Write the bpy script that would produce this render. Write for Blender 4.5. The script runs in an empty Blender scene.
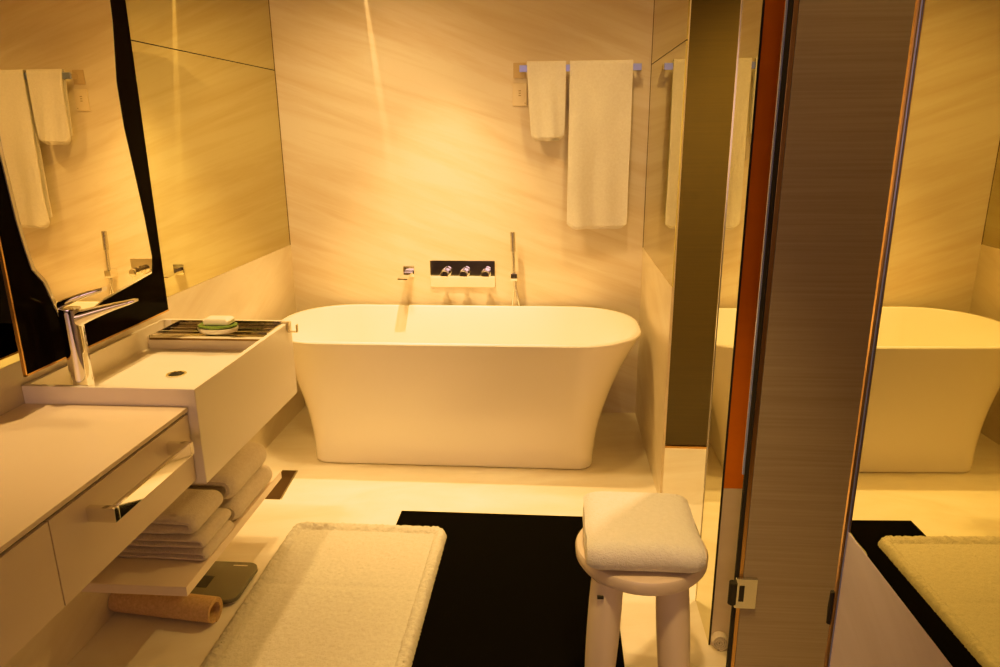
import bpy, bmesh, math, random
from mathutils import Vector, Matrix, noise

random.seed(7)
scene = bpy.context.scene
COL = scene.collection
PI = math.pi

# room constants (metres): camera stands at x=0, y=0
XL, XR, YB, ZC = -1.398, 0.437, 3.655, 2.5
WH = 0.91            # wainscot height
SEAM = 1.775         # seam between mirror panes

# ------------------------------------------------------------------ materials
MATS = {}
def principled(name, color, rough=0.5, metal=0.0, **kw):
    m = bpy.data.materials.new(name); m.use_nodes = True
    b = m.node_tree.nodes['Principled BSDF']
    b.inputs['Base Color'].default_value = (*color, 1)
    b.inputs['Roughness'].default_value = rough
    b.inputs['Metallic'].default_value = metal
    for k, v in kw.items():
        b.inputs[k.replace('_', ' ')].default_value = v
    MATS[name] = m
    return m

def nodes(m):
    nt = m.node_tree
    return nt, nt.nodes, nt.links, nt.nodes['Principled BSDF']

def coords(m, scale=(1, 1, 1), rot=(0, 0, 0), world=True):
    nt, N, L, b = nodes(m)
    mp = N.new('ShaderNodeMapping')
    if world:
        g = N.new('ShaderNodeNewGeometry'); L.new(g.outputs['Position'], mp.inputs['Vector'])
    else:
        g = N.new('ShaderNodeTexCoord'); L.new(g.outputs['Object'], mp.inputs['Vector'])
    mp.inputs['Scale'].default_value = scale
    mp.inputs['Rotation'].default_value = rot
    return mp

def ramp(m, src, stops):
    nt, N, L, b = nodes(m)
    r = N.new('ShaderNodeValToRGB')
    e = r.color_ramp.elements
    e[0].position, e[0].color = stops[0][0], (*stops[0][1], 1)
    e[1].position, e[1].color = stops[1][0], (*stops[1][1], 1)
    for p, c in stops[2:]:
        n = e.new(p); n.color = (*c, 1)
    L.new(src, r.inputs['Fac'])
    return r

def noise_tex(m, mp, scale, detail=4, rough=0.5, dist=0.0):
    nt, N, L, b = nodes(m)
    t = N.new('ShaderNodeTexNoise')
    t.inputs['Scale'].default_value = scale; t.inputs['Detail'].default_value = detail
    t.inputs['Roughness'].default_value = rough; t.inputs['Distortion'].default_value = dist
    L.new(mp.outputs['Vector'], t.inputs['Vector'])
    return t

def bump(m, src, strength, dist):
    nt, N, L, b = nodes(m)
    bp = N.new('ShaderNodeBump')
    bp.inputs['Strength'].default_value = strength; bp.inputs['Distance'].default_value = dist
    L.new(src, bp.inputs['Height']); L.new(bp.outputs['Normal'], b.inputs['Normal'])

def marble(name, light, dark, rough, rot, stretch=(0.9, 0.9, 4.5), lo=0.30, hi=0.62):
    m = principled(name, light, rough)
    nt, N, L, b = nodes(m)
    mp = coords(m, tuple(1 / q for q in stretch), rot)
    mp.vector_type = 'TEXTURE'
    t = noise_tex(m, mp, 1.6, 7, 0.62, 0.5)
    r = ramp(m, t.outputs['Fac'], [(lo, dark), (hi, light)])
    L.new(r.outputs['Color'], b.inputs['Base Color'])
    return m

CREAM, CREAM_D = (0.80, 0.71, 0.58), (0.69, 0.58, 0.44)
M_wall = marble('back_wall_marble', (0.81, 0.72, 0.585), (0.725, 0.605, 0.45), 0.36, (0, math.radians(19), 0), (0.8, 0.9, 9.0), 0.34, 0.58)
M_side = marble('side_wall_marble', CREAM, CREAM_D, 0.35, (math.radians(20), 0, 0))
M_floor = marble('floor_marble', (0.82, 0.75, 0.63), (0.72, 0.62, 0.48), 0.30, (0, 0, math.radians(12)), (1.0, 3.0, 1.0))
M_coolmarble = marble('cool_lit_marble', (0.84, 0.76, 0.98), (0.72, 0.64, 0.84), 0.4, (math.radians(20), 0, 0))  # cool daylight spill is put into this marble's colour
M_peach = marble('peach_marble', (0.80, 0.66, 0.50), (0.72, 0.57, 0.42), 0.4, (0, 0, 0))
M_ceil = principled('ceiling_paint', (0.80, 0.70, 0.55), 0.9)
M_dark = principled('dim_room_paint', (0.16, 0.12, 0.09), 0.9)
M_mirror = principled('bronze_mirror', (0.67, 0.63, 0.37), 0.0, 1.0)
M_mirror2 = principled('dark_bronze_mirror', (0.55, 0.505, 0.29), 0.0, 1.0)
M_vmirror = principled('clear_mirror', (0.86, 0.78, 0.58), 0.0, 1.0)
M_bevel = principled('bevelled_glass_edge', (0.95, 0.90, 0.78), 0.18, 0.6)
M_black = principled('black_glass', (0.004, 0.002, 0.0015), 0.05, IOR=1.05)
M_brass = principled('brushed_brass', (0.62, 0.36, 0.14), 0.28, 1.0)
M_chrome = principled('chrome', (0.86, 0.84, 0.80), 0.05, 1.0)
M_steel = principled('brushed_steel', (0.70, 0.68, 0.64), 0.25, 1.0)
M_rail = principled('blue_reflecting_steel', (0.42, 0.50, 0.80), 0.3, 0.9)  # bluish reflection is put into the rail's base colour
M_white = principled('white_stone_resin', (0.92, 0.84, 0.73), 0.28)
M_tub = principled('white_tub_resin', (0.92, 0.86, 0.75), 0.22)
M_lacq = principled('white_lacquer', (0.82, 0.68, 0.56), 0.32)
M_stool = principled('white_painted_wood', (0.76, 0.63, 0.54), 0.35)
M_gap = principled('dark_gap', (0.02, 0.014, 0.010), 0.8)
M_rug = principled('black_mat', (0.0025, 0.002, 0.0018), 0.8, IOR=1.05)
M_green = principled('green_glass', (0.20, 0.34, 0.08), 0.1, Transmission_Weight=0.35)
M_soap = principled('cream_soap', (0.88, 0.83, 0.68), 0.45)
M_scale = principled('smoked_glass', (0.17, 0.15, 0.095), 0.08)
M_lcd = principled('black_display', (0.006, 0.006, 0.006), 0.2)
M_plate = principled('dark_reflecting_chrome', (0.16, 0.095, 0.05), 0.12, 1.0)  # dark reflection in the chrome is put into the colour
M_hook = principled('satin_metal', (0.62, 0.50, 0.36), 0.45, 0.3)
M_slot = principled('bronze_grate', (0.16, 0.09, 0.045), 0.35, 0.8)
M_slotb = principled('tan_plate', (0.60, 0.45, 0.28), 0.4)
M_switch = principled('switch_plastic', (0.82, 0.70, 0.52), 0.4)
M_ink = principled('switch_marking', (0.40, 0.28, 0.16), 0.6)
M_daylit = principled('daylit_glass_edge', (0.42, 0.48, 0.95), 0.22, 0.35)  # bluish daylight glint is painted into the glass edge colour
M_orange = marble('amber_stone', (0.80, 0.21, 0.010), (0.72, 0.18, 0.008), 0.6, (0, 0, 0))
M_orange.node_tree.nodes['Principled BSDF'].inputs['Specular IOR Level'].default_value = 0.08

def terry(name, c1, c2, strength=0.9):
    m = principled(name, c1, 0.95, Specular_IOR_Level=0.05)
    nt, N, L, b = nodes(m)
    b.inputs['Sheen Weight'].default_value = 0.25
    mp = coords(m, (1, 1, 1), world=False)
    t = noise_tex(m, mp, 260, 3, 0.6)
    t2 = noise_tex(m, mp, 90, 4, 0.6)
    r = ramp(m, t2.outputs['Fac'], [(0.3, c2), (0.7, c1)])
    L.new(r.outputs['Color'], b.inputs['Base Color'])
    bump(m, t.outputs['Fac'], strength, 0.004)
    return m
M_terry = terry('white_terry', (0.87, 0.83, 0.78), (0.81, 0.765, 0.71))
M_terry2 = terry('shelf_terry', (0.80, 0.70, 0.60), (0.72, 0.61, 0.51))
M_matt = terry('mat_terry', (0.63, 0.58, 0.48), (0.56, 0.505, 0.41), 1.0)

def woodfilm(name, c1, c2, rough=0.22):
    m = principled(name, c1, rough)
    nt, N, L, b = nodes(m)
    mp = coords(m, (1.2, 1.2, 85))
    t = noise_tex(m, mp, 1.8, 6, 0.65)
    r = ramp(m, t.outputs['Fac'], [(0.32, c2), (0.68, c1)])
    L.new(r.outputs['Color'], b.inputs['Base Color'])
    return m
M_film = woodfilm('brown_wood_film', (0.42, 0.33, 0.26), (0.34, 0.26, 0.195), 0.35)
M_film2 = woodfilm('yellow_lit_wood_film', (0.074, 0.049, 0.008), (0.058, 0.038, 0.006), 0.30)  # second film carries the yellow lamplight in its colour

m = principled('tan_roll', (0.62, 0.40, 0.19), 0.75)
mp = coords(m, (1, 1, 1), world=False); t = noise_tex(m, mp, 120, 3)
r = ramp(m, t.outputs['Fac'], [(0.3, (0.54, 0.33, 0.14)), (0.7, (0.68, 0.45, 0.22))])
nodes(m)[2].new(r.outputs['Color'], nodes(m)[3].inputs['Base Color'])
M_roll = m

# ------------------------------------------------------------------ geometry helpers
def newbm(): return bmesh.new()

def box(bm, x0, x1, y0, y1, z0, z1, bev=0.0, seg=2):
    tmp = bmesh.new()
    bmesh.ops.create_cube(tmp, size=1)
    for v in tmp.verts:
        v.co = Vector(((x0 + x1) / 2 + v.co.x * (x1 - x0), (y0 + y1) / 2 + v.co.y * (y1 - y0), (z0 + z1) / 2 + v.co.z * (z1 - z0)))
    if bev > 0:
        bmesh.ops.bevel(tmp, geom=list(tmp.edges), offset=bev, segments=seg, affect='EDGES', profile=0.5)
    merge(bm, tmp)
    return bm

def merge(bm, tmp):
    me = bpy.data.meshes.new('tmp'); tmp.to_mesh(me); tmp.free()
    bm.from_mesh(me); bpy.data.meshes.remove(me)

def lathe(bm, origin, axis, prof, seg=32):
    """prof: list of (radius, height) along axis"""
    axis = Vector(axis).normalized()
    q = Vector((0, 0, 1)).rotation_difference(axis).to_matrix()
    rings = []
    for r, h in prof:
        if r < 1e-6:
            rings.append([bm.verts.new(Vector(origin) + q @ Vector((0, 0, h)))])
        else:
            rings.append([bm.verts.new(Vector(origin) + q @ Vector((r * math.cos(2 * PI * i / seg), r * math.sin(2 * PI * i / seg), h))) for i in range(seg)])
    for a, b in zip(rings[:-1], rings[1:]):
        for i in range(seg):
            j = (i + 1) % seg
            if len(a) == 1 and len(b) == 1: continue
            if len(a) == 1: bm.faces.new((a[0], b[i], b[j]))
            elif len(b) == 1: bm.faces.new((a[i], a[j], b[0]))
            else: bm.faces.new((a[i], a[j], b[j], b[i]))
    return bm

def tube(bm, pts, radii, seg=16, squash=None):
    """tube along points; radii scalar or list; squash=(u,v) multipliers"""
    pts = [Vector(p) for p in pts]
    if not isinstance(radii, (list, tuple)): radii = [radii] * len(pts)
    up = Vector((0, 0, 1))
    rings = []
    for k, p in enumerate(pts):
        t = (pts[min(k + 1, len(pts) - 1)] - pts[max(k - 1, 0)]).normalized()
        u = t.cross(up)
        if u.length < 1e-3: u = t.cross(Vector((0, 1, 0)))
        u.normalize(); v = u.cross(t).normalized()
        su, sv = squash if squash else (1, 1)
        rings.append([bm.verts.new(p + u * (radii[k] * su * math.cos(2 * PI * i / seg)) + v * (radii[k] * sv * math.sin(2 * PI * i / seg))) for i in range(seg)])
    for a, b in zip(rings[:-1], rings[1:]):
        for i in range(seg):
            j = (i + 1) % seg
            bm.faces.new((a[i], a[j], b[j], b[i]))
    bm.faces.new(rings[0][::-1]); bm.faces.new(rings[-1])
    return bm

def rrect(cx, cy, hx, hy, r, n=10, m=6):
    """rounded rectangle points (counter-clockwise), constant count"""
    r = min(r, hx - 1e-4, hy - 1e-4)
    pts = []
    corners = [(cx + hx - r, cy + hy - r, 0), (cx - hx + r, cy + hy - r, 90), (cx - hx + r, cy - hy + r, 180), (cx + hx - r, cy - hy + r, 270)]
    for k, (x, y, a) in enumerate(corners):
        arc = [(x + r * math.cos(math.radians(a + 90 * i / n)), y + r * math.sin(math.radians(a + 90 * i / n))) for i in range(n + 1)]
        pts += arc
        x2, y2, a2 = corners[(k + 1) % 4]
        nx = (x2 + r * math.cos(math.radians(a2)), y2 + r * math.sin(math.radians(a2)))
        for i in range(1, m):
            f = i / m
            pts.append((arc[-1][0] * (1 - f) + nx[0] * f, arc[-1][1] * (1 - f) + nx[1] * f))
    return pts

def loft(bm, rings, cap0=True, cap1=True):
    R = [[bm.verts.new(p) for p in ring] for ring in rings]
    n = len(R[0])
    for a, b in zip(R[:-1], R[1:]):
        for i in range(n):
            j = (i + 1) % n
            bm.faces.new((a[i], a[j], b[j], b[i]))
    if cap0: bm.faces.new(R[0][::-1])
    if cap1: bm.faces.new(R[-1])
    return bm

def prism(bm, poly, fn, t0, t1):
    """poly of 2-D points extruded between t0 and t1; fn(u,v,t)->3-D"""
    return loft(bm, [[fn(u, v, t0) for u, v in poly], [fn(u, v, t1) for u, v in poly]])

def link(name, bm, mat, parent=None, origin=(0, 0, 0), smooth=True, label=None):
    bmesh.ops.recalc_face_normals(bm, faces=bm.faces)
    o = Vector(origin)
    for v in bm.verts: v.co -= o
    me = bpy.data.meshes.new(name); bm.to_mesh(me); bm.free()
    me.materials.append(mat)
    if smooth:
        for p in me.polygons: p.use_smooth = True
        try: me.set_sharp_from_angle(angle=math.radians(38))
        except Exception: pass
    ob = bpy.data.objects.new(name, me); COL.objects.link(ob)
    if smooth and len(me.polygons) < 2500:
        wn = ob.modifiers.new('weighted_normal', 'WEIGHTED_NORMAL'); wn.keep_sharp = True; wn.weight = 80
    if parent: ob.parent = parent
    else: ob.location = o
    if label: ob['label'] = label
    return ob

def tag(o, label, cat, group=None):
    o['label'] = label; o['category'] = cat
    if group: o['group'] = group
    return o

class Thing:
    def __init__(s, name, label, cat, loc, group=None):
        s.o = bpy.data.objects.new(name, None); COL.objects.link(s.o)
        s.o.empty_display_size = 0.05
        s.o.location = loc; s.loc = Vector(loc)
        tag(s.o, label, cat, group)
    def part(s, name, bm, mat, label=None, parent=None, smooth=True):
        return link(name, bm, mat, parent or s.o, s.loc, smooth, label)

def single(name, bm, mat, label, cat, loc, group=None, smooth=True):
    return tag(link(name, bm, mat, None, loc, smooth), label, cat, group)

def struct(name, bm, mat, smooth=False):
    o = link(name, bm, mat, None, (0, 0, 0), smooth); o['kind'] = 'structure'
    return o

# ------------------------------------------------------------------ setting
struct('floor', box(newbm(), -2.4, 1.6, 0.45, YB + 0.1, -0.1, 0), M_floor)
struct('floor_bedroom', box(newbm(), -2.4, 1.6, -3.2, 0.4495, -0.1, 0), M_dark)
struct('ceiling', box(newbm(), -2.4, 1.6, -3.2, YB + 0.1, ZC, ZC + 0.1), M_ceil)
struct('wall_back', box(newbm(), XL - 0.15, 1.6, YB, YB + 0.1, 0, ZC), M_wall)
bm = newbm()
box(bm, XL - 0.15, XL, 2.42, YB, 0, WH); box(bm, XL - 0.15, XL, -0.6, 2.419, 0, WH)
box(bm, XL - 0.15, XL - 0.012, -0.6, YB, WH, ZC)
struct('wall_left', bm, M_side)
# right wall by the tub (a short stub) and its backing behind the mirror
Y_STUB = 2.69
bm = newbm()
box(bm, XR, XR + 0.010, Y_STUB, YB, 0, 0.903); box(bm, XR + 0.006, XR + 0.010, Y_STUB, YB, 0.903, ZC)
struct('wall_right', bm, M_side)
# near right wall: wainscot with cool daylight in its colour, mirror above, turned a touch
Y_NR = 0.96
SK = 0.025
def nearx(y): return 0.43 - SK * (y - Y_NR)
def near_panel(bm, z0, z1, off, th, y0=-0.6, y1=Y_NR):
    poly = [(nearx(y0) + off, y0), (nearx(y1) + off, y1), (nearx(y1) + off + th, y1), (nearx(y0) + off + th, y0)]
    return prism(bm, poly, lambda u, v, t: (u, v, t), z0, z1)
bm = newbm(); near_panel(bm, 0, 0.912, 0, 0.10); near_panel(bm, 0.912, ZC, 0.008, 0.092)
struct('wall_right_near', bm, M_coolmarble)
# compartments on the right
bm = newbm(); box(bm, 1.5, 1.6, -0.6, YB, 0, ZC)
struct('wall_alcove', bm, M_side)
bm = newbm(); box(bm, 0.476, 0.56, 1.848, 2.05, 0, ZC); box(bm, 0.56, 1.5, 1.87, 1.96, 0, ZC)
struct('wall_partition', bm, M_side)
# bedroom beyond the camera
bm = newbm(); box(bm, -2.4, -2.3, -3.2, -0.6, 0, ZC); box(bm, -2.3, XL - 0.15, -0.6, -0.5, 0, ZC)
struct('wall_bedroom_left', bm, M_dark)
struct('wall_bedroom_right', box(newbm(), 1.5, 1.6, -3.2, -0.6, 0, ZC), M_dark)
bm = newbm()
box(bm, -2.3, 1.5, -3.2, -3.1, 0, 0.8); box(bm, -2.3, 1.5, -3.2, -3.1, 2.2, ZC)
box(bm, -2.3, -1.3, -3.2, -3.1, 0.8, 2.2); box(bm, 0.7, 1.5, -3.2, -3.1, 0.8, 2.2)
struct('wall_front', bm, M_dark)
# far compartment panel and near pivot panel: glass with wood veneer film
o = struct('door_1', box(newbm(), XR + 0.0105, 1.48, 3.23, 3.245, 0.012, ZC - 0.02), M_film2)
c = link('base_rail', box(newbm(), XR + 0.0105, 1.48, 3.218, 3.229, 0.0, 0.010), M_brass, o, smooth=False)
YD = 1.715
o = struct('door_2', box(newbm(), 0.513, 1.10, YD, YD + 0.012, 0.015, ZC - 0.02), M_film)
link('edge_strip', box(newbm(), 0.502, 0.512, YD, YD + 0.012, 0.015, ZC - 0.02, 0.001), M_brass, o, label='brass edge strip')
link('seal', box(newbm(), 0.4915, 0.5015, YD + 0.002, YD + 0.010, 0.015, ZC - 0.02), M_gap, o, label='black rubber seal')
link('seal', box(newbm(), 0.4865, 0.491, YD + 0.004, YD + 0.010, 0.62, ZC - 0.02), M_daylit, o, label='glass edge with bluish daylight in its colour')  # not a seal: glass edge strip with the daylight glint in its colour
bm = newbm()
poly = [(0.489, 0.229), (0.547, 0.229), (0.547, 0.322), (0.489, 0.322)]
box(bm, 0.493, 0.549, YD - 0.012, YD - 0.0005, 0.229, 0.322, 0.0025)
h = link('hinge', bm, M_steel, o, label='square chrome hinge clamp')
link('hinge_slot', box(newbm(), 0.502, 0.515, YD - 0.0135, YD - 0.0121, 0.252, 0.300), M_gap, h)
bm = newbm(); lathe(bm, (0.486, YD - 0.008, 0.242), (0, 0, 1), [(0, 0), (0.011, 0), (0.011, 0.066), (0, 0.066)], 20)
link('hinge_knuckle', bm, M_gap, h, label='black hinge knuckle')

# partition faces
bm = newbm(); box(bm, 0.468, 0.4755, 1.8405, 2.044, 0, ZC)
single('partition_mirror', bm, M_mirror, 'tall narrow mirror strip on the partition side, reflecting towel and tub', 'mirror', (0.457, 1.9, 0), smooth=False)
bm = newbm(); box(bm, 0.466, 0.4758, 2.0445, 2.051, 0, ZC)
o = struct('trim_1', bm, M_bevel)
bm = newbm(); box(bm, 0.4672, 0.4725, 1.8370, 1.8400, 0, ZC)
o = struct('trim_2', bm, M_gap)
bm = newbm(); box(bm, 0.4727, 0.58, 1.8385, 1.8470, 0.517, ZC)
o = struct('trim_3', bm, M_orange)
bm = newbm(); box(bm, 0.4727, 0.58, 1.8385, 1.8470, 0, 0.5165)
o = struct('trim_4', bm, M_peach)

# wall mirrors
def pane(name, y0, y1, z0, z1, x0, x1, label):
    return single(name, box(newbm(), x0, x1, y0, y1, z0, z1), M_mirror, label, 'mirror', ((x0 + x1) / 2, (y0 + y1) / 2, z0), smooth=False)
pane('wall_mirror', -0.6, YB - 0.002, WH + 0.001, SEAM - 0.002, XL - 0.0115, XL - 0.0005, 'large bronze wall mirror on the left wall, pane below the dark seam')
pane('wall_mirror', -0.6, YB - 0.002, SEAM + 0.002, ZC, XL - 0.0115, XL - 0.0005, 'upper bronze mirror pane on the left wall, above the dark seam')
pane('wall_mirror', Y_STUB, YB - 0.002, 0.904, SEAM - 0.002, XR + 0.0005, XR + 0.0055, 'narrow bronze wall mirror right of the bath towel, pane below the seam')
pane('wall_mirror', Y_STUB, YB - 0.002, SEAM + 0.002, ZC, XR + 0.0005, XR + 0.0055, 'small upper mirror pane in the right tub corner, above the slanting seam')
bm = newbm(); near_panel(bm, 0.9125, ZC, 0.0005, 0.007)
single('wall_mirror', bm, M_mirror2, 'big wall mirror at the far right edge, reflecting bathtub and mats', 'mirror', (0.44, 0.5, 0.912), smooth=False)
# seams (dark lines between panes) and corner joints
bm = newbm(); box(bm, XL - 0.011, XL - 0.002, -0.6, YB - 0.002, SEAM - 0.002, SEAM + 0.002)
struct('trim_5', bm, M_gap)
bm = newbm(); box(bm, XR + 0.002, XR + 0.0055, Y_STUB, YB - 0.002, SEAM - 0.002, SEAM + 0.002)
struct('trim_6', bm, M_gap)
bm = newbm(); box(bm, XL - 0.0115, XL + 0.001, YB - 0.002, YB, WH, ZC)
box(bm, XR - 0.001, XR + 0.0075, YB - 0.002, YB, 0.903, ZC)
struct('trim_7', bm, M_slot)
# edge trim of the near mirror: daylight-tinted glass edge and brass strip
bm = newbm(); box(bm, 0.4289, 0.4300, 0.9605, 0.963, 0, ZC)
o = struct('trim_8', bm, M_daylit)
bm = newbm(); box(bm, 0.4258, 0.433, 0.9645, 0.970, 0, ZC)
o = struct('trim_9', bm, M_brass)
bm = newbm(); lathe(bm, (0.4255, 0.972, 0.745), (0, 0, 1), [(0, 0), (0.004, 0.002), (0.005, 0.03), (0.004, 0.058), (0, 0.06)], 16)
link('hinge_pin', bm, M_gap, o, label='small black hinge pin')
o.children[0].location = (0, 0, 0)

# ------------------------------------------------------------------ bathtub
T = Thing('bathtub', 'white freestanding bathtub with flared rounded ends under the wall mixer', 'bathtub', (-0.47, 3.25, 0))
rings = []
def tub_ring(t):
    # t 0 (base) .. 1 (rim)
    e = t ** 1.9
    hx = 0.648 + (0.862 - 0.648) * e
    y0 = 2.955 - 0.055 * (t ** 1.5); y1 = 3.46 + 0.155 * (t ** 1.5)
    r = 0.075 + (0.30 - 0.075) * (t ** 1.4)
    return hx, (y0 + y1) / 2, (y1 - y0) / 2, r
def ringpts(hx, cy, hy, r, z, inset=0.0):
    return [(x, y, z) for x, y in rrect(-0.47, cy, hx - inset, hy - inset, r - inset * 0.8)]
hx, cy, hy, r = tub_ring(0)
rings.append(ringpts(hx, cy, hy, r, 0.0, 0.012)); rings.append(ringpts(hx, cy, hy, r, 0.004, 0.003))
for k in range(0, 17):
    t = k / 16
    hx, cy, hy, r = tub_ring(t)
    rings.append(ringpts(hx, cy, hy, r, 0.012 + t * 0.580))
hx, cy, hy, r = tub_ring(1)
rings.append(ringpts(hx, cy, hy, r, 0.598, 0.002)); rings.append(ringpts(hx, cy, hy, r, 0.602, 0.007))
rings.append(ringpts(hx, cy, hy, r, 0.602, 0.020)); rings.append(ringpts(hx, cy, hy, r, 0.598, 0.026))
for k in range(1, 11):
    t = 1 - k / 10 * 0.8
    hx2, cy2, hy2, r2 = tub_ring(t)
    rings.append(ringpts(hx2, cy2, hy2, r2, 0.012 + t * 0.580, 0.030 + 0.02 * (1 - t)))
hx2, cy2, hy2, r2 = tub_ring(0.2)
for ins, z in ((0.07, 0.115), (0.11, 0.105), (0.17, 0.103)):
    rings.append(ringpts(hx2, cy2, hy2, r2, z, min(ins, hy2 - 0.05)))
bm = newbm(); loft(bm, rings)
T.part('tub_shell', bm, M_tub)
bm = newbm(); lathe(bm, (-0.47, 3.21, 0.104), (0, 0, 1), [(0.032, 0), (0.032, 0.004), (0.026, 0.007), (0, 0.008)], 28)
T.part('drain', bm, M_chrome)

# ------------------------------------------------------------------ back-wall fittings
T = Thing('tub_mixer', 'chrome wall mixer plate with three round knobs above the tub', 'tap', (-0.487, YB, 0.76))
T.part('wall_plate', box(newbm(), -0.657, -0.317, YB - 0.009, YB - 0.0005, 0.693, 0.832, 0.0015), M_chrome)
for kx in (-0.573, -0.474, -0.362):
    bm = newbm()
    lathe(bm, (kx, YB - 0.0095, 0.768), (0, -1, 0), [(0, 0), (0.025, 0), (0.025, 0.006), (0.013, 0.008), (0.012, 0.024), (0.021, 0.026), (0.0225, 0.030), (0.0225, 0.064), (0.020, 0.068), (0, 0.069)], 28)
    k = T.part('knob', bm, M_chrome)
bm = newbm()
T = Thing('tub_spout', 'flat chrome waterfall spout on the wall left of the mixer', 'tap', (-0.785, YB, 0.775))
box(bm, -0.800, -0.742, YB - 0.008, YB - 0.0005, 0.745, 0.802, 0.002)
T.part('wall_flange', bm, M_chrome)
bm = newbm()
poly = [(YB - 0.0085, 0.772), (YB - 0.07, 0.775), (YB - 0.165, 0.766), (YB - 0.165, 0.760), (YB - 0.07, 0.763), (YB - 0.0085, 0.758)]
prism(bm, poly, lambda u, v, t: (t, u, v), -0.797, -0.747)
T.part('spout_blade', bm, M_chrome)
T = Thing('hand_shower', 'slim chrome hand shower with hose in a wall holder', 'shower', (-0.215, YB, 0.755))
bm = newbm(); box(bm, -0.232, -0.198, YB - 0.068, YB - 0.0005, 0.738, 0.777, 0.002)
T.part('holder', bm, M_chrome)
bm = newbm(); lathe(bm, (-0.216, YB - 0.05, 0.778), (-0.03, 0, 1), [(0, 0), (0.0085, 0), (0.0085, 0.105), (0.0135, 0.110), (0.0135, 0.205), (0.012, 0.208), (0, 0.208)], 20)
T.part('wand', bm, M_steel)
bm = newbm()
pts = [(-0.213, YB - 0.05, 0.737), (-0.214, YB - 0.05, 0.70), (-0.222, YB - 0.047, 0.64), (-0.226, YB - 0.03, 0.58), (-0.22, YB - 0.022, 0.50), (-0.205, YB - 0.02, 0.46), (-0.190, YB - 0.022, 0.50), (-0.187, YB - 0.03, 0.58), (-0.195, YB - 0.04, 0.64), (-0.208, YB - 0.034, 0.70), (-0.210, YB - 0.028, 0.737)]
tube(bm, pts, 0.0055, 12)
T.part('hose', bm, M_steel)
# switch plates
T = Thing('switch_plate', 'cream wall plate left of the hand towel, below the rail bracket', 'switch', (-0.187, YB, 1.648))
pl = T.part('plate', box(newbm(), -0.222, -0.152, YB - 0.009, YB - 0.0005, 1.594, 1.700, 0.003), M_switch)
for i, w in enumerate((0.012, 0.010, 0.012)):
    T.part('marking', box(newbm(), -0.187 - w / 2, -0.187 + w / 2, YB - 0.0098, YB - 0.0091, 1.662 - i * 0.011, 1.666 - i * 0.011), M_ink, label='faint brown marking')
T.part('indicator', box(newbm(), -0.163, -0.159, YB - 0.0098, YB - 0.0091, 1.604, 1.609), M_ink, label='small dark indicator dot')
# towel rail
T = Thing('towel_rail', 'square chrome towel rail on the back wall holding two towels', 'towel rail', (0.10, YB, 1.76))
T.part('bar', box(newbm(), -0.186, 0.386, YB - 0.067, YB - 0.055, 1.745, 1.776, 0.0015), M_rail)
for bx in (-0.178, 0.376):
    b = T.part('bracket', box(newbm(), bx - 0.008, bx + 0.008, YB - 0.055, YB - 0.0005, 1.750, 1.771, 0.001), M_chrome)
T.part('back_plate', box(newbm(), -0.218, -0.158, YB - 0.005, YB - 0.0006, 1.722, 1.792, 0.001), M_slotb, label='square tan back plate')

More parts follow.
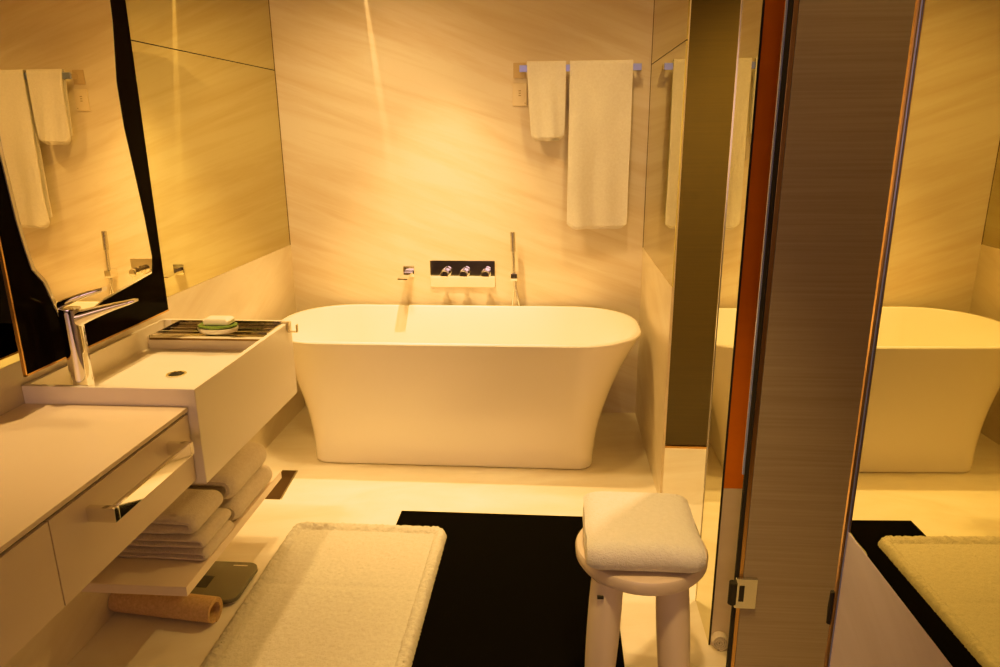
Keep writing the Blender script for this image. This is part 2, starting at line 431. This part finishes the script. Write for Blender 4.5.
def hanging_towel(name, x0t, x1t, x0b, x1b, zb, zback, label, seed, t=0.010, layers=2):
    yc = YB - 0.061
    ztop = 1.778
    rr = 0.0075 + t / 2          # centreline radius of the drape
    path = []
    n = 34
    for i in range(n + 1): path.append((yc - rr - 0.004 * math.sin(PI * i / n), zb + (ztop - 0.006 - zb) * i / n))
    for i in range(1, 9):
        a = PI - PI * i / 9
        path.append((yc + rr * math.cos(a), ztop - 0.006 + (rr + 0.003) * math.sin(a)))
    for i in range(n // 2 + 1): path.append((yc + rr, ztop - 0.006 - (ztop - 0.006 - zback) * i / (n // 2)))
    # outline around the path
    def off(s):
        out = []
        for k in range(len(path)):
            p0 = Vector(path[max(k - 1, 0)]); p1 = Vector(path[min(k + 1, len(path) - 1)])
            d = (p1 - p0).normalized(); nrm = Vector((-d.y, d.x))
            out.append(Vector(path[k]) + nrm * s)
        return out
    o1 = off(t / 2); o2 = off(-t / 2)
    c0 = Vector(path[0]) + Vector((0, -t * 0.45)); c1 = Vector(path[-1]) + Vector((0, -t * 0.45))
    outline = [c0] + o1 + [c1] + o2[::-1]
    m = 22
    rings = []
    for j in range(m + 1):
        f = j / m
        ring = []
        edge = min(f, 1 - f) * m
        sq = 1.0 if edge >= 1 else 0.55
        lift = 0.012 * max(0, 1 - edge / 2.5) ** 2
        for q, p in enumerate(outline):
            h = (p.y - zb) / (ztop - zb)
            h = max(0, min(1, h))
            xa = x0b + (x0t - x0b) * h; xb = x1b + (x1t - x1b) * h
            x = xa + (xb - xa) * f
            wv = 0.013 * (1 - h) * math.sin(f * 5.5 + seed) + 0.006 * math.sin(f * 13 + seed * 2 + h * 2) * (1 - h * 0.6) + 0.009 * (noise.noise(Vector((x * 9 + seed, p.y * 5, 0.3))))
            front = 1 if p.x < yc else 0.3
            base = yc - rr if p.x < yc else yc + rr
            y = base + (p.x - base) * sq + (wv - 0.004 * (1 - h)) * front * min(1.0, (1 - h) * 3)
            x += 0.004 * noise.noise(Vector((p.y * 6, seed + (0 if f < 0.5 else 9), 2))) * (1 - h)
            ring.append((x, y, p.y + lift * max(0, 1 - (p.y - zb) / 0.05) + 0.004 * noise.noise(Vector((x * 14, seed, 0))) * (1 if q in (0,) else (1 - h))))
        rings.append(ring)
    bm = newbm(); loft(bm, rings)
    T = Thing(name, label, 'towel', ((x0t + x1t) / 2, yc, zb))
    tw = T.part('cloth', bm, M_terry)
    # hem: thin second fold hanging a touch lower behind the front layer
    bm = newbm()
    for k, (dz, ins) in enumerate(((0.010, 0.007), (0.018, 0.016))):
        bm = newbm()
        rr_ = []
        for j in range(25):
            f = j / 24
            x = x0b + ins + (x1b - x0b - 2 * ins) * f
            wv = 0.013 * math.sin(f * 5.5 + seed) + 0.006 * math.sin(f * 13 + seed * 2)
            y = yc - rr + wv - 0.004 + 0.0075 * (k + 1)
            zz = zb - dz + 0.003 * noise.noise(Vector((f * 5, seed, k))) + 0.010 * max(0, 1 - min(f, 1 - f) * 10) ** 2
            rr_.append([(x, y + 0.0035 * math.cos(2 * PI * q / 8), zz + (0.0035 if math.sin(2 * PI * q / 8) < 0.1 else 0.05) + 0.0035 * math.sin(2 * PI * q / 8)) for q in range(8)])
        loft(bm, rr_)
        T.part('inner_fold', bm, M_terry)
    return T
hanging_towel('hand_towel', -0.150, 0.034, -0.132, 0.030, 1.447, 1.47, 'short white hand towel hanging on the left end of the rail', 1.3)
hanging_towel('bath_towel', 0.052, 0.345, 0.050, 0.343, 1.022, 1.06, 'long white bath towel hanging on the right of the rail', 4.1)

# ------------------------------------------------------------------ framed vanity mirror
FX = -1.31
T = Thing('vanity_mirror', 'black framed mirror with an irregular outline above the washbasin', 'mirror', (FX, 1.92, 0.905))
fr = T.part('frame', box(newbm(), FX - 0.009, FX, 1.590, 2.262, 0.905, 2.08, 0.0015), M_black)
T.part('mount', box(newbm(), XL + 0.001, FX - 0.0095, 1.72, 2.15, 1.0, 1.95), M_gap)
bm = newbm(); box(bm, FX - 0.009, FX - 0.001, 1.5845, 1.5895, 0.900, 2.085); box(bm, FX - 0.009, FX - 0.001, 1.5845, 2.266, 0.900, 0.9045)
T.part('edge_strip', bm, M_brass, parent=fr, smooth=False, label='thin brass edge strip')
pane_poly = [(1.636, 1.428), (1.646, 1.281), (1.655, 1.216), (1.667, 1.155), (1.700, 1.114), (1.723, 1.045), (1.748, 0.975), (1.921, 1.015), (2.188, 1.045), (2.202, 1.098), (2.197, 1.151), (2.191, 1.222), (2.172, 1.36), (2.151, 1.50), (2.147, 1.628), (2.172, 1.80), (2.176, 1.90), (2.16, 1.99), (1.66, 2.01), (1.63, 1.9), (1.632, 1.6)]
cy = sum(p[0] for p in pane_poly) / len(pane_poly); cz = sum(p[1] for p in pane_poly) / len(pane_poly)
def inset(poly, d):
    out = []
    n = len(poly)
    for i in range(n):
        a = Vector(poly[i - 1]); b = Vector(poly[i]); c = Vector(poly[(i + 1) % n])
        n1 = Vector((-(b - a).y, (b - a).x)).normalized(); n2 = Vector((-(c - b).y, (c - b).x)).normalized()
        nn = (n1 + n2).normalized(); k = d / max(0.5, nn.dot(n1))
        out.append(tuple(b + nn * k))
    return out
ip = inset(pane_poly, 0.007)
bm = newbm(); loft(bm, [[(FX + 0.0002, u, v) for u, v in pane_poly], [(FX + 0.0035, u, v) for u, v in pane_poly], [(FX + 0.006, u, v) for u, v in ip]])
T.part('bevel', bm, M_bevel, smooth=False, label='bright glass edge')
bm = newbm(); loft(bm, [[(FX + 0.0062, u, v) for u, v in ip], [(FX + 0.0066, u, v) for u, v in ip]])
T.part('mirror_pane', bm, M_vmirror, smooth=False)

# ------------------------------------------------------------------ vanity cabinet, counter, basin, shelf
CX = -0.95      # front plane
YNB = 1.664      # basin near face
single('vanity_countertop', box(newbm(), XL + 0.001, CX + 0.002, -0.30, YNB - 0.002, 0.7855, 0.797, 0.001), M_lacq, 'pale stone vanity countertop left of the washbasin', 'countertop', (-1.17, 0.7, 0.7855))
T = Thing('vanity_cabinet', 'wall hung white vanity cabinet with drawers below the countertop', 'cabinet', (-1.17, 0.7, 0.59))
T.part('carcass', box(newbm(), XL + 0.001, CX - 0.020, -0.30, YNB - 0.002, 0.590, 0.7850, 0.001), M_lacq)
T.part('shadow_gap', box(newbm(), CX - 0.0195, CX - 0.010, -0.29, YNB - 0.004, 0.592, 0.7845), M_gap, label='dark gap between the drawers')
bounds = [(-0.30, 0.40), (0.403, 1.1295), (1.1325, YNB - 0.003)]
for i, (a, b) in enumerate(bounds):
    d = T.part('drawer', box(newbm(), CX - 0.0095, CX, a, b, 0.590, 0.7770, 0.0012), M_lacq)
    if i == 2:
        bm = newbm()
        hx = CX + 0.062
        box(bm, CX + 0.0003, hx, 1.232, 1.247, 0.716, 0.748, 0.001)
        box(bm, CX + 0.0003, hx, 1.545, 1.560, 0.716, 0.748, 0.001)
        box(bm, hx - 0.013, hx, 1.2475, 1.5445, 0.716, 0.748, 0.001)
        T.part('handle', bm, M_chrome, parent=d, label='square chrome bar handle')

# basin: open box
def open_box(bm, x0, x1, y0, y1, z0, z1, wl, wr, wn, wf, zf, b=0.003):
    out = rrect((x0 + x1) / 2, (y0 + y1) / 2, (x1 - x0) / 2, (y1 - y0) / 2, b, 3, 2)
    def rr(xa, xb, ya, yb, r): return rrect((xa + xb) / 2, (ya + yb) / 2, (xb - xa) / 2, (yb - ya) / 2, r, 3, 2)
    ob = rr(x0 + b, x1 - b, y0 + b, y1 - b, b)
    i0 = rr(x0 + wl, x1 - wr, y0 + wn, y1 - wf, 0.006)
    i1 = rr(x0 + wl + 0.001, x1 - wr - 0.001, y0 + wn + 0.001, y1 - wf - 0.001, 0.006)
    i2 = rr(x0 + wl + 0.005, x1 - wr - 0.005, y0 + wn + 0.005, y1 - wf - 0.005, 0.006)
    R = [[(x, y, z0) for x, y in ob], [(x, y, z0 + b) for x, y in out], [(x, y, z1 - b / 2) for x, y in out], [(x, y, z1) for x, y in rr(x0 + b / 2, x1 - b / 2, y0 + b / 2, y1 - b / 2, b)],
         [(x, y, z1) for x, y in i0], [(x, y, zf + 0.005) for x, y in i1], [(x, y, zf) for x, y in i2]]
    return loft(bm, R)
BX = -0.925
YF = 2.36
T = Thing('washbasin', 'white rectangular trough washbasin jutting out beside the bathtub', 'sink', (-1.16, 2.0, 0.575))
bm = newbm(); open_box(bm, XL + 0.001, BX, YNB, YF, 0.575, 0.846, 0.014, 0.013, 0.014, 0.014, 0.775)
T.part('basin', bm, M_white)
T.part('ledge', box(newbm(), XL + 0.0155, BX - 0.0135, 2.232, YF - 0.0145, 0.77, 0.818, 0.002), M_white)
bm = newbm(); lathe(bm, (-1.145, 1.97, 0.7755), (0, 0, 1), [(0, 0), (0.030, 0), (0.030, 0.003), (0.024, 0.003), (0.023, 0.0008), (0, 0.0008)], 28)
dr = T.part('drain_ring', bm, M_chrome)
bm = newbm(); lathe(bm, (-1.145, 1.97, 0.7766), (0, 0, 1), [(0, 0), (0.022, 0), (0.020, 0.0012), (0, 0.0014)], 28)
T.part('drain_hole', bm, M_gap, parent=dr, label='dark drain opening')
# faucet
T = Thing('basin_faucet', 'tall chrome single lever faucet standing in the washbasin', 'tap', (-1.262, 1.715, 0.7755))
bm = newbm(); lathe(bm, (-1.262, 1.715, 0.7755), (0, 0, 1), [(0, 0), (0.030, 0), (0.030, 0.006), (0.0275, 0.010), (0.027, 0.12), (0.027, 0.258), (0.026, 0.269), (0, 0.271)], 36)
T.part('body', bm, M_chrome)
bm = newbm()
rings = []
for k in range(15):
    f = k / 14
    x = -1.262 + 0.172 * f
    zc = 1.020 + 0.042 * f - 0.010 * (1 - f) ** 2
    hw = 0.021 - 0.006 * f; hh = 0.020 * (1 - f) ** 1.5 + 0.0055
    if k == 14: hw *= 0.7; hh *= 0.6
    rings.append([(x, 1.715 + 0.02 * f + u, zc + v) for u, v in rrect(0, 0, hw, hh, min(hw, hh) * 0.8, 5, 3)])
loft(bm, rings)
T.part('spout', bm, M_chrome)
bm = newbm()
rings = []
for k in range(13):
    f = k / 12
    x = -1.286 + 0.108 * f
    zc = 1.053 + 0.050 * f - 0.013 * f * f
    hw = 0.008 + 0.015 * math.sin(PI * (0.12 + 0.80 * f)); hh = 0.0105 * (1 - 0.5 * f)
    rings.append([(x, 1.715 + 0.03 * f + u, zc + v) for u, v in rrect(0, 0, hw, hh, hh * 0.9, 5, 3)])
loft(bm, rings)
T.part('lever', bm, M_chrome)
# caddy tray over the basin
T = Thing('basin_tray', 'chrome wire tray laid across the far end of the washbasin', 'tray', (-1.15, 2.26, 0.82))
bm = newbm()
y0, y1, z0, z1 = 2.190, 2.342, 0.8205, 0.848
xa, xb = -1.350, BX - 0.0150
box(bm, xa, xb, y0, y0 + 0.004, z0 + 0.004, z0 + 0.013, 0.0008); box(bm, xa, xb, y1 - 0.004, y1, z0 + 0.004, z1, 0.0008)
box(bm, xa, xa + 0.004, y0, y1, z0 + 0.004, z0 + 0.013, 0.0008); box(bm, xb - 0.004, xb, y0, y1, z0 + 0.004, z1, 0.0008)
T.part('rim', bm, M_chrome)
bm = newbm()
for yy in (2.215, 2.262, 2.305): box(bm, xa + 0.004, xb - 0.004, yy, yy + 0.006, z0 + 0.0055, z0 + 0.0085)
T.part('wires', bm, M_chrome, smooth=False)
bm = newbm(); box(bm, xa, xb, y0, y1, z0 - 0.002, z0 + 0.005)
T.part('tray_plate', bm, M_plate, smooth=False, label='polished tray plate with dark reflection in its colour')
bm = newbm()
pth = [(BX - 0.0185, 0.8515), (BX + 0.006, 0.8515), (BX + 0.006, 0.818), (BX + 0.033, 0.818), (BX + 0.033, 0.842), (BX + 0.036, 0.842), (BX + 0.036, 0.815), (BX + 0.003, 0.815), (BX + 0.003, 0.8485), (BX - 0.0185, 0.8485)]
prism(bm, pth, lambda u, v, t: (u, t, v), 2.312, 2.326)
T.part('hook', bm, M_hook, smooth=False, label='U shaped end hook')
z0 = z0 + 0.0008
# soap dish and soap
T = Thing('soap_dish', 'green tinted oval soap dish on the chrome tray', 'soap dish', (-1.13, 2.235, z0 + 0.0085))
def oval(bm, cx, cy, z, prof, ax, ay, n=40):
    R = [[(cx + ax * s * math.cos(2 * PI * i / n), cy + ay * s * math.sin(2 * PI * i / n), z + h) for i in range(n)] for s, h in prof]
    return loft(bm, R)
bm = newbm(); oval(bm, -1.13, 2.235, z0 + 0.0145, [(0.80, 0), (0.95, 0.004), (1.0, 0.014), (1.0, 0.018), (0.93, 0.0185)], 0.068, 0.046)
T.part('dish', bm, M_soap, label='cream dish base')
bm = newbm(); oval(bm, -1.13, 2.235, z0 + 0.0332, [(0.92, 0), (1.0, 0.003), (1.02, 0.008), (0.90, 0.011), (0.80, 0.008)], 0.066, 0.045)
T.part('dish_insert', bm, M_green, label='green glass insert')
bm = newbm()
Rz = [(0.85, 0), (1, 0.005), (1, 0.016), (0.86, 0.022), (0.5, 0.0235)]
loft(bm, [[(x, y, z0 + 0.0415 + h) for x, y in rrect(-1.127, 2.24, 0.046 * s, 0.028 * s, 0.010 * s, 6, 4)] for s, h in Rz])
single('soap_bar', bm, M_soap, 'cream bar of soap lying in the green soap dish', 'soap', (-1.127, 2.24, z0 + 0.0415))

# towel shelf below
SXX = -1.02
single('towel_shelf', box(newbm(), XL + 0.001, SXX, 1.655, 2.37, 0.228, 0.258, 0.0015), M_lacq, 'low white wall shelf under the washbasin holding folded towels', 'shelf', (-1.2, 2.0, 0.228))

def folded_towel(name, x0, x1, y0, y1, z0, h, label, seed, mat, group=None, turns=2, fold='x', loc=None):
    """folded layers: cross-section in u-z, folds at +u, extruded along v"""
    T = None
    n_l = turns
    t = h / n_l * 0.97
    rad = (h / n_l) / 2
    path = []
    L = x1 - x0
    for k in range(n_l):
        zc = z0 + (k + 0.5) * h / n_l
        inn = x0 + 0.012 * ((k * 7 + seed) % 3)
        us = [inn + (x1 - rad - inn) * i / 14 for i in range(15)]
        if k % 2 == 1: us = us[::-1]
        path += [(u, zc) for u in us]
        if k < n_l - 1:
            c = path[-1][0]; s = 1 if k % 2 == 0 else -1
            for i in range(1, 8):
                a = -PI / 2 + PI * i / 8
                path.append((c + s * rad * math.cos(a), zc + h / n_l / 2 + rad * math.sin(a)))
    def off(s):
        out = []
        for k in range(len(path)):
            p0 = Vector(path[max(k - 1, 0)]); p1 = Vector(path[min(k + 1, len(path) - 1)])
            d = (p1 - p0).normalized(); nrm = Vector((-d.y, d.x))
            out.append(Vector(path[k]) + nrm * s)
        return out
    o1 = off(t / 2); o2 = off(-t / 2)
    d0 = (Vector(path[0]) - Vector(path[1])).normalized(); d1 = (Vector(path[-1]) - Vector(path[-2])).normalized()
    outline = [Vector(path[0]) + d0 * t * 0.4] + o1 + [Vector(path[-1]) + d1 * t * 0.4] + o2[::-1]
    cl = [path[0]] + path + [path[-1]] + path[::-1]
    m = 26
    rings = []
    for j in range(m + 1):
        f = j / m
        v = y0 + (y1 - y0) * f
        edge = min(j, m - j)
        sq = {0: 0.25, 1: 0.72, 2: 0.92}.get(edge, 1.0)
        ring = []
        for p, c in zip(outline, cl):
            q = Vector(c) + (p - Vector(c)) * sq
            nz = noise.noise(Vector((q.x * 14 + seed, v * 14, q.y * 30 + seed)))
            sag = -0.010 * ((q.y - z0) / h) * (1 - min(1, min(f, 1 - f) * 5)) 
            uu = q.x + 0.004 * nz; zz = q.y + 0.0025 * nz + sag * 0.5
            zz = max(zz, z0 + 0.0003)
            vv = v + 0.004 * noise.noise(Vector((q.x * 18, seed * 3.1, q.y * 25)))
            ring.append((uu, vv, zz) if fold == 'x' else (vv, -uu, zz))
        rings.append(ring)
    bm = newbm(); loft(bm, rings)
    return bm
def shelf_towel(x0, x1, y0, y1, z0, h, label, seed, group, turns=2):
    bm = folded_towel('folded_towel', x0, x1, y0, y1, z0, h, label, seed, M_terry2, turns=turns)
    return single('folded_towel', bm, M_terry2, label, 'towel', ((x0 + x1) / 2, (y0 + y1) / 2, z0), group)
G1 = 'folded towels in the near stack on the low shelf'
shelf_towel(-1.34, -1.022, 1.775, 1.965, 0.2585, 0.040, 'bottom folded white towel of the nearer shelf stack, lying on the shelf', 2, G1)
shelf_towel(-1.34, -1.026, 1.772, 1.962, 0.2995, 0.044, 'middle folded white towel of the nearer shelf stack', 5, G1)
shelf_towel(-1.34, -1.048, 1.768, 1.955, 0.3450, 0.066, 'top folded white towel of the nearer shelf stack', 9, G1)
G2 = 'folded towels in the far stack on the low shelf'
shelf_towel(-1.34, -1.028, 1.985, 2.29, 0.2585, 0.078, 'lower folded white towel of the farther shelf stack', 4, G2)
shelf_towel(-1.34, -1.034, 1.980, 2.27, 0.3380, 0.096, 'upper thick folded white towel of the farther shelf stack', 7, G2)

# ------------------------------------------------------------------ things on the floor
# black floor mat
bm = newbm()
box(bm, -0.610, 0.210, 1.10, 2.545, 0.0005, 0.006, 0.0015)
single('floor_mat', bm, M_rug, 'flat black floor mat partly under the white bath mat', 'mat', (-0.2, 1.8, 0))
# white terry bath mat with raised border
def bath_mat():
    x0, x1, y0, y1 = -1.0, -0.398, 1.45, 2.405
    nx, ny = 120, 180
    r = 0.05
    bm = newbm()
    V = {}
    cx, cyy, hx, hy = (x0 + x1) / 2, (y0 + y1) / 2, (x1 - x0) / 2, (y1 - y0) / 2
    for j in range(ny + 1):
        for i in range(nx + 1):
            u = -1 + 2 * i / nx; v = -1 + 2 * j / ny
            x = u * hx; y = v * hy
            # pull the corners into a rounded rectangle
            ax, ay = abs(x) - (hx - r), abs(y) - (hy - r)
            if ax > 0 and ay > 0:
                mx = max(ax, ay); l = math.hypot(ax, ay)
                k = mx / l
                x = math.copysign(hx - r + ax * k, x); y = math.copysign(hy - r + ay * k, y)
            ax, ay = max(0, abs(x) - (hx - r)), max(0, abs(y) - (hy - r))
            if abs(x) > hx - r or abs(y) > hy - r:
                d = r - math.hypot(ax, ay)
            else:
                d = min(hx - abs(x), hy - abs(y))
            d = max(d, 0)
            nz = noise.noise(Vector((x * 95, y * 95, 1.7))) + 0.6 * noise.noise(Vector((x * 210, y * 210, 9.1)))
            lo = noise.noise(Vector((x * 7, y * 7, 4)))
            h = 0.013 + 0.0022 * nz + 0.002 * lo
            if d < 0.045: h += (0.013 + 0.003 * nz) * math.sin(PI * min(1, d / 0.045)) ** 0.6
            h *= min(1, (d / 0.012)) ** 0.5 if d < 0.012 else 1
            # the fold crease across the middle
            h -= 0.003 * math.exp(-((y + cyy - 2.02) / 0.012) ** 2)
            jx = 0.0036 * noise.noise(Vector((x * 130, y * 130, 22))); jy = 0.0036 * noise.noise(Vector((x * 130, y * 130, 31)))
            V[i, j] = bm.verts.new((cx + x + jx, cyy + y + jy, 0.0068 + max(h, 0.0004)))
    for j in range(ny):
        for i in range(nx):
            bm.faces.new((V[i, j], V[i + 1, j], V[i + 1, j + 1], V[i, j + 1]))
    # underside
    low = {}
    border = [(i, 0) for i in range(nx)] + [(nx, j) for j in range(ny)] + [(i, ny) for i in range(nx, 0, -1)] + [(0, j) for j in range(ny, 0, -1)]
    for k in border:
        c = V[k].co; low[k] = bm.verts.new((c.x, c.y, 0.0065 if c.x > -0.62 else 0.0065))
    for a, b in zip(border, border[1:] + border[:1]):
        bm.faces.new((V[a], low[a], low[b], V[b]))
    bm.faces.new([low[k] for k in border][::-1])
    return bm
single('bath_mat', bath_mat(), M_matt, 'white terry bath mat with raised border on the floor', 'mat', (-0.7, 1.9, 0.0065))

# bathroom scale
T = Thing('bathroom_scale', 'smoked glass bathroom scale half under the towel shelf', 'scale', (-1.16, 2.0, 0))
bm = newbm()
P0 = rrect(-1.165, 2.018, 0.142, 0.106, 0.035, 8, 4)
loft(bm, [[(x, y, 0.014) for x, y in P0], [(x, y, 0.024) for x, y in P0], [(x * 0.985 - 1.165 * 0.015, y * 0.985 + 2.018 * 0.015, 0.026) for x, y in P0]])
pf = T.part('platform', bm, M_scale)
bm = newbm(); P1 = rrect(-1.165, 2.018, 0.1445, 0.1085, 0.036, 8, 4)
loft(bm, [[(x, y, 0.004) for x, y in rrect(-1.165, 2.018, 0.138, 0.102, 0.033, 8, 4)], [(x, y, 0.0135) for x, y in P1]])
T.part('base', bm, M_steel)
for sx in (-1, 1):
    for sy in (-1, 1):
        bm = newbm(); lathe(bm, (-1.165 + sx * 0.1, 2.018 + sy * 0.08, 0.0), (0, 0, 1), [(0, 0), (0.013, 0), (0.013, 0.004), (0, 0.004)], 16)
        T.part('foot', bm, M_gap)
ds = T.part('display', box(newbm(), -1.186, -1.146, 1.972, 2.036, 0.0262, 0.0275, 0.0004), M_lcd, label='small black display')
T.part('marking', box(newbm(), -1.11, -1.06, 2.098, 2.104, 0.0262, 0.0268), M_steel, label='pale maker bar')

# rolled tan mat
def roll(bm, c, axis, length, r0, r1, turns, t, n=90, noisy=0.0):
    axis = Vector(axis).normalized(); u = axis.cross(Vector((0, 0, 1))).normalized(); v = Vector((0, 0, 1))
    inner, outer = [], []
    for i in range(n + 1):
        f = i / n
        a = -PI / 2 + 2 * PI * turns * f - 2 * PI * turns
        r = r0 + (r1 - r0) * f
        outer.append((r * math.cos(a), r * math.sin(a))); inner.append(((r - t) * math.cos(a), (r - t) * math.sin(a)))
    outline = outer + inner[::-1]
    rings = []
    for k in range(9):
        s = length * k / 8
        rings.append([Vector(c) + axis * (s + noisy * noise.noise(Vector((p[0] * 40, p[1] * 40, k)))) + u * p[0] + v * p[1] for p in outline])
    return loft(bm, rings)
bm = newbm(); roll(bm, (-1.392, 1.872, 0.0440), (0.337, -0.034, 0), 0.345, 0.029, 0.0430, 2.6, 0.0042)
single('rolled_mat', bm, M_roll, 'tan rolled up mat lying on the floor under the towel shelf', 'mat', (-1.39, 1.89, 0))
# rolled towel beside the partition
bm = newbm(); roll(bm, (0.494, 1.836, 0.0275), (0, -1, 0), 0.025, 0.004, 0.0265, 3.5, 0.0042, 140)
single('rolled_towel', bm, M_terry2, 'small rolled towel on the floor against the partition', 'towel', (0.494, 1.81, 0))
# floor drain plate
T = Thing('floor_drain', 'long bronze slot drain cover in the floor near the shelf', 'drain', (-1.18, 2.74, 0))
bm = newbm(); prism(bm, [(-1.228, 2.868), (-1.163, 2.868), (-1.140, 2.610), (-1.205, 2.610)], lambda u, v, t: (u, v, t), 0.0003, 0.004)
T.part('cover', bm, M_slot, smooth=False)
bm = newbm(); prism(bm, [(-1.163, 2.868), (-1.156, 2.868), (-1.133, 2.610), (-1.140, 2.610)], lambda u, v, t: (u, v, t), 0.0003, 0.0045)
T.part('edge', bm, M_steel, smooth=False, label='bright steel edge')

# stool
SC = (0.230, 1.665)
T = Thing('stool', 'round white wooden stool with thick splayed legs by the partition', 'stool', (*SC, 0))
bm = newbm(); lathe(bm, (*SC, 0.398), (0, 0, 1), [(0, 0), (0.152, 0), (0.163, 0.003), (0.169, 0.012), (0.170, 0.032), (0.166, 0.040), (0.157, 0.043), (0, 0.043)], 64)
T.part('seat', bm, M_stool)
for sy in (-1, 1):
    for xt, xb in ((0.140, 0.120), (0.300, 0.324)):
        if sy > 0: xt, xb = (0.150, 0.137) if xt < 0.2 else (0.316, 0.345)
        top = Vector((xt, SC[1] + sy * 0.082, 0.3975)); bot = Vector((xb, SC[1] + sy * 0.112, 0.0))
        bm = newbm(); pts, rad = [], []
        for k in range(13):
            f = k / 12
            pts.append(top.lerp(bot, f)); rad.append((0.0405 + 0.003 * math.sin(PI * f) - 0.009 * f * f) * (1 if sy < 0 else 0.86))
        tube(bm, pts, rad, 24)
        zb = 0.0062 if xb - 0.045 < 0.21 else 0.0002
        for v in bm.verts:
            if v.co.z < 0.012: v.co.z = zb
            if v.co.z > 0.392: v.co.z = 0.3978
        T.part('leg', bm, M_stool)
bm = newbm(); box(bm, 0.112, 0.128, SC[1] - 0.130, SC[1] - 0.123, 0.362, 0.369, 0.001)
T.part('screw_cap', bm, M_gap, label='small dark screw cap')
# folded towel on the stool: fold faces the camera
bm = folded_towel('stool_towel', -1.805, -1.532, 0.083, 0.366, 0.4415, 0.080, '', 3, M_terry, turns=2, fold='y')
single('folded_towel', bm, M_terry, 'thick folded white towel lying on the round stool', 'towel', (0.228, 1.68, 0.4415))

# ------------------------------------------------------------------ camera
cam = bpy.data.cameras.new('camera'); camo = bpy.data.objects.new('camera', cam); COL.objects.link(camo)
r = Vector((0.99693262, 0.07781149, -0.00840941)); d = Vector((0.0131947, -0.27301101, -0.96192042)); f = Vector((-0.07714432, 0.95885888, -0.2732003))
camo.matrix_world = Matrix(((r.x, -d.x, -f.x, 0), (r.y, -d.y, -f.y, 0), (r.z, -d.z, -f.z, 1.48), (0, 0, 0, 1)))
cam.sensor_width = 36; cam.lens = 25.7301; cam.clip_start = 0.02
scene.camera = camo

# ------------------------------------------------------------------ light
LX = 1.366
WARM = (1.0, 0.63, 0.205)
def spot(name, loc, target, power, angle, blend, radius, color=WARM):
    l = bpy.data.lights.new(name, 'SPOT'); l.energy = power * LX; l.color = color
    l.spot_size = math.radians(angle); l.spot_blend = blend; l.shadow_soft_size = radius
    o = bpy.data.objects.new(name, l); COL.objects.link(o); o.location = loc
    o.rotation_euler = (Vector(target) - Vector(loc)).to_track_quat('-Z', 'Y').to_euler()
    return o
spot('tub_downlight', (-0.56, 3.22, 2.46), (-0.56, 3.19, 0), 195, 61, 1.0, 0.025)
spot('tub_fill_light', (-0.85, 2.80, 2.46), (-0.85, 3.15, 0), 66, 130, 1.0, 0.08)  # added fill for back wall and tub, not a fixture
spot('basin_downlight', (-1.08, 1.95, 2.46), (-1.06, 1.9, 0), 66, 78, 0.8, 0.03)
spot('rail_fill_light', (0.22, 2.95, 2.46), (0.25, 3.3, 0), 26, 100, 1.0, 0.05)  # added to brighten the hanging towels, not a fixture
spot('entry_downlight', (0.18, 0.95, 2.46), (0.27, 1.45, 0), 78, 46, 0.9, 0.05)
spot('alcove_downlight', (0.95, 2.65, 2.46), (0.9, 2.65, 0), 110, 110, 0.8, 0.04)
spot('shower_downlight', (0.9, 1.3, 2.46), (0.9, 1.35, 0), 8, 120, 0.7, 0.04)
# added narrow spot imitating the bright caustic streak on the back wall
o = spot('caustic_streak_spot', (-0.88, 3.1, 2.42), (-0.872, 3.655, 1.60), 9.0, 110, 0.6, 0.0)
d_ = (Vector((-0.872, 3.655, 1.60)) - o.location).normalized(); y_ = Vector((-0.105, 0, 1)); x_ = y_.cross(-d_).normalized(); y_ = (-d_).cross(x_)
m_ = Matrix((x_, y_, -d_)).transposed().to_4x4(); m_.translation = o.location
o.matrix_world = m_ @ Matrix.Diagonal((0.016, 1, 1, 1))
def area(name, loc, target, power, sx, sy, color):
    l = bpy.data.lights.new(name, 'AREA'); l.energy = power * LX; l.color = color
    l.shape = 'RECTANGLE'; l.size = sx; l.size_y = sy
    o = bpy.data.objects.new(name, l); COL.objects.link(o); o.location = loc
    o.rotation_euler = (Vector(target) - Vector(loc)).to_track_quat('-Z', 'Y').to_euler()
    return o
area('bedroom_window_light', (-0.3, -3.0, 1.5), (-0.3, 0, 1.3), 13, 2.0, 1.4, (1.0, 0.56, 0.47))

w = bpy.data.worlds.new('world'); scene.world = w; w.use_nodes = True
w.node_tree.nodes['Background'].inputs['Color'].default_value = (0.25, 0.32, 0.55, 1)
w.node_tree.nodes['Background'].inputs['Strength'].default_value = 0.3

scene.view_settings.view_transform = 'Standard'
scene.view_settings.exposure = 0.0
vs = scene.view_settings
vs.use_curve_mapping = True
cm = vs.curve_mapping
cm.use_clip = False
cm.extend = 'HORIZONTAL'
def setcurve(c, pts):
    c.points[0].location = pts[0]; c.points[1].location = pts[-1]
    for p in pts[1:-1]: c.points.new(*p)
setcurve(cm.curves[1], [(0, 0), (0.3, 0.3), (0.62, 0.61), (1.0, 0.76), (1.6, 0.88), (3.0, 0.98)])
setcurve(cm.curves[2], [(0, 0), (0.06, 0.053), (0.11, 0.115), (0.18, 0.20), (0.30, 0.36), (0.5, 0.57), (1.0, 0.75), (3.0, 0.95)])
cm.update()
scene.cycles.max_bounces = 10
scene.cycles.diffuse_bounces = 5
scene.cycles.glossy_bounces = 8
scene.cycles.use_denoising = True
scene.cycles.sample_clamp_indirect = 4.0
scene.cycles.blur_glossy = 0.2
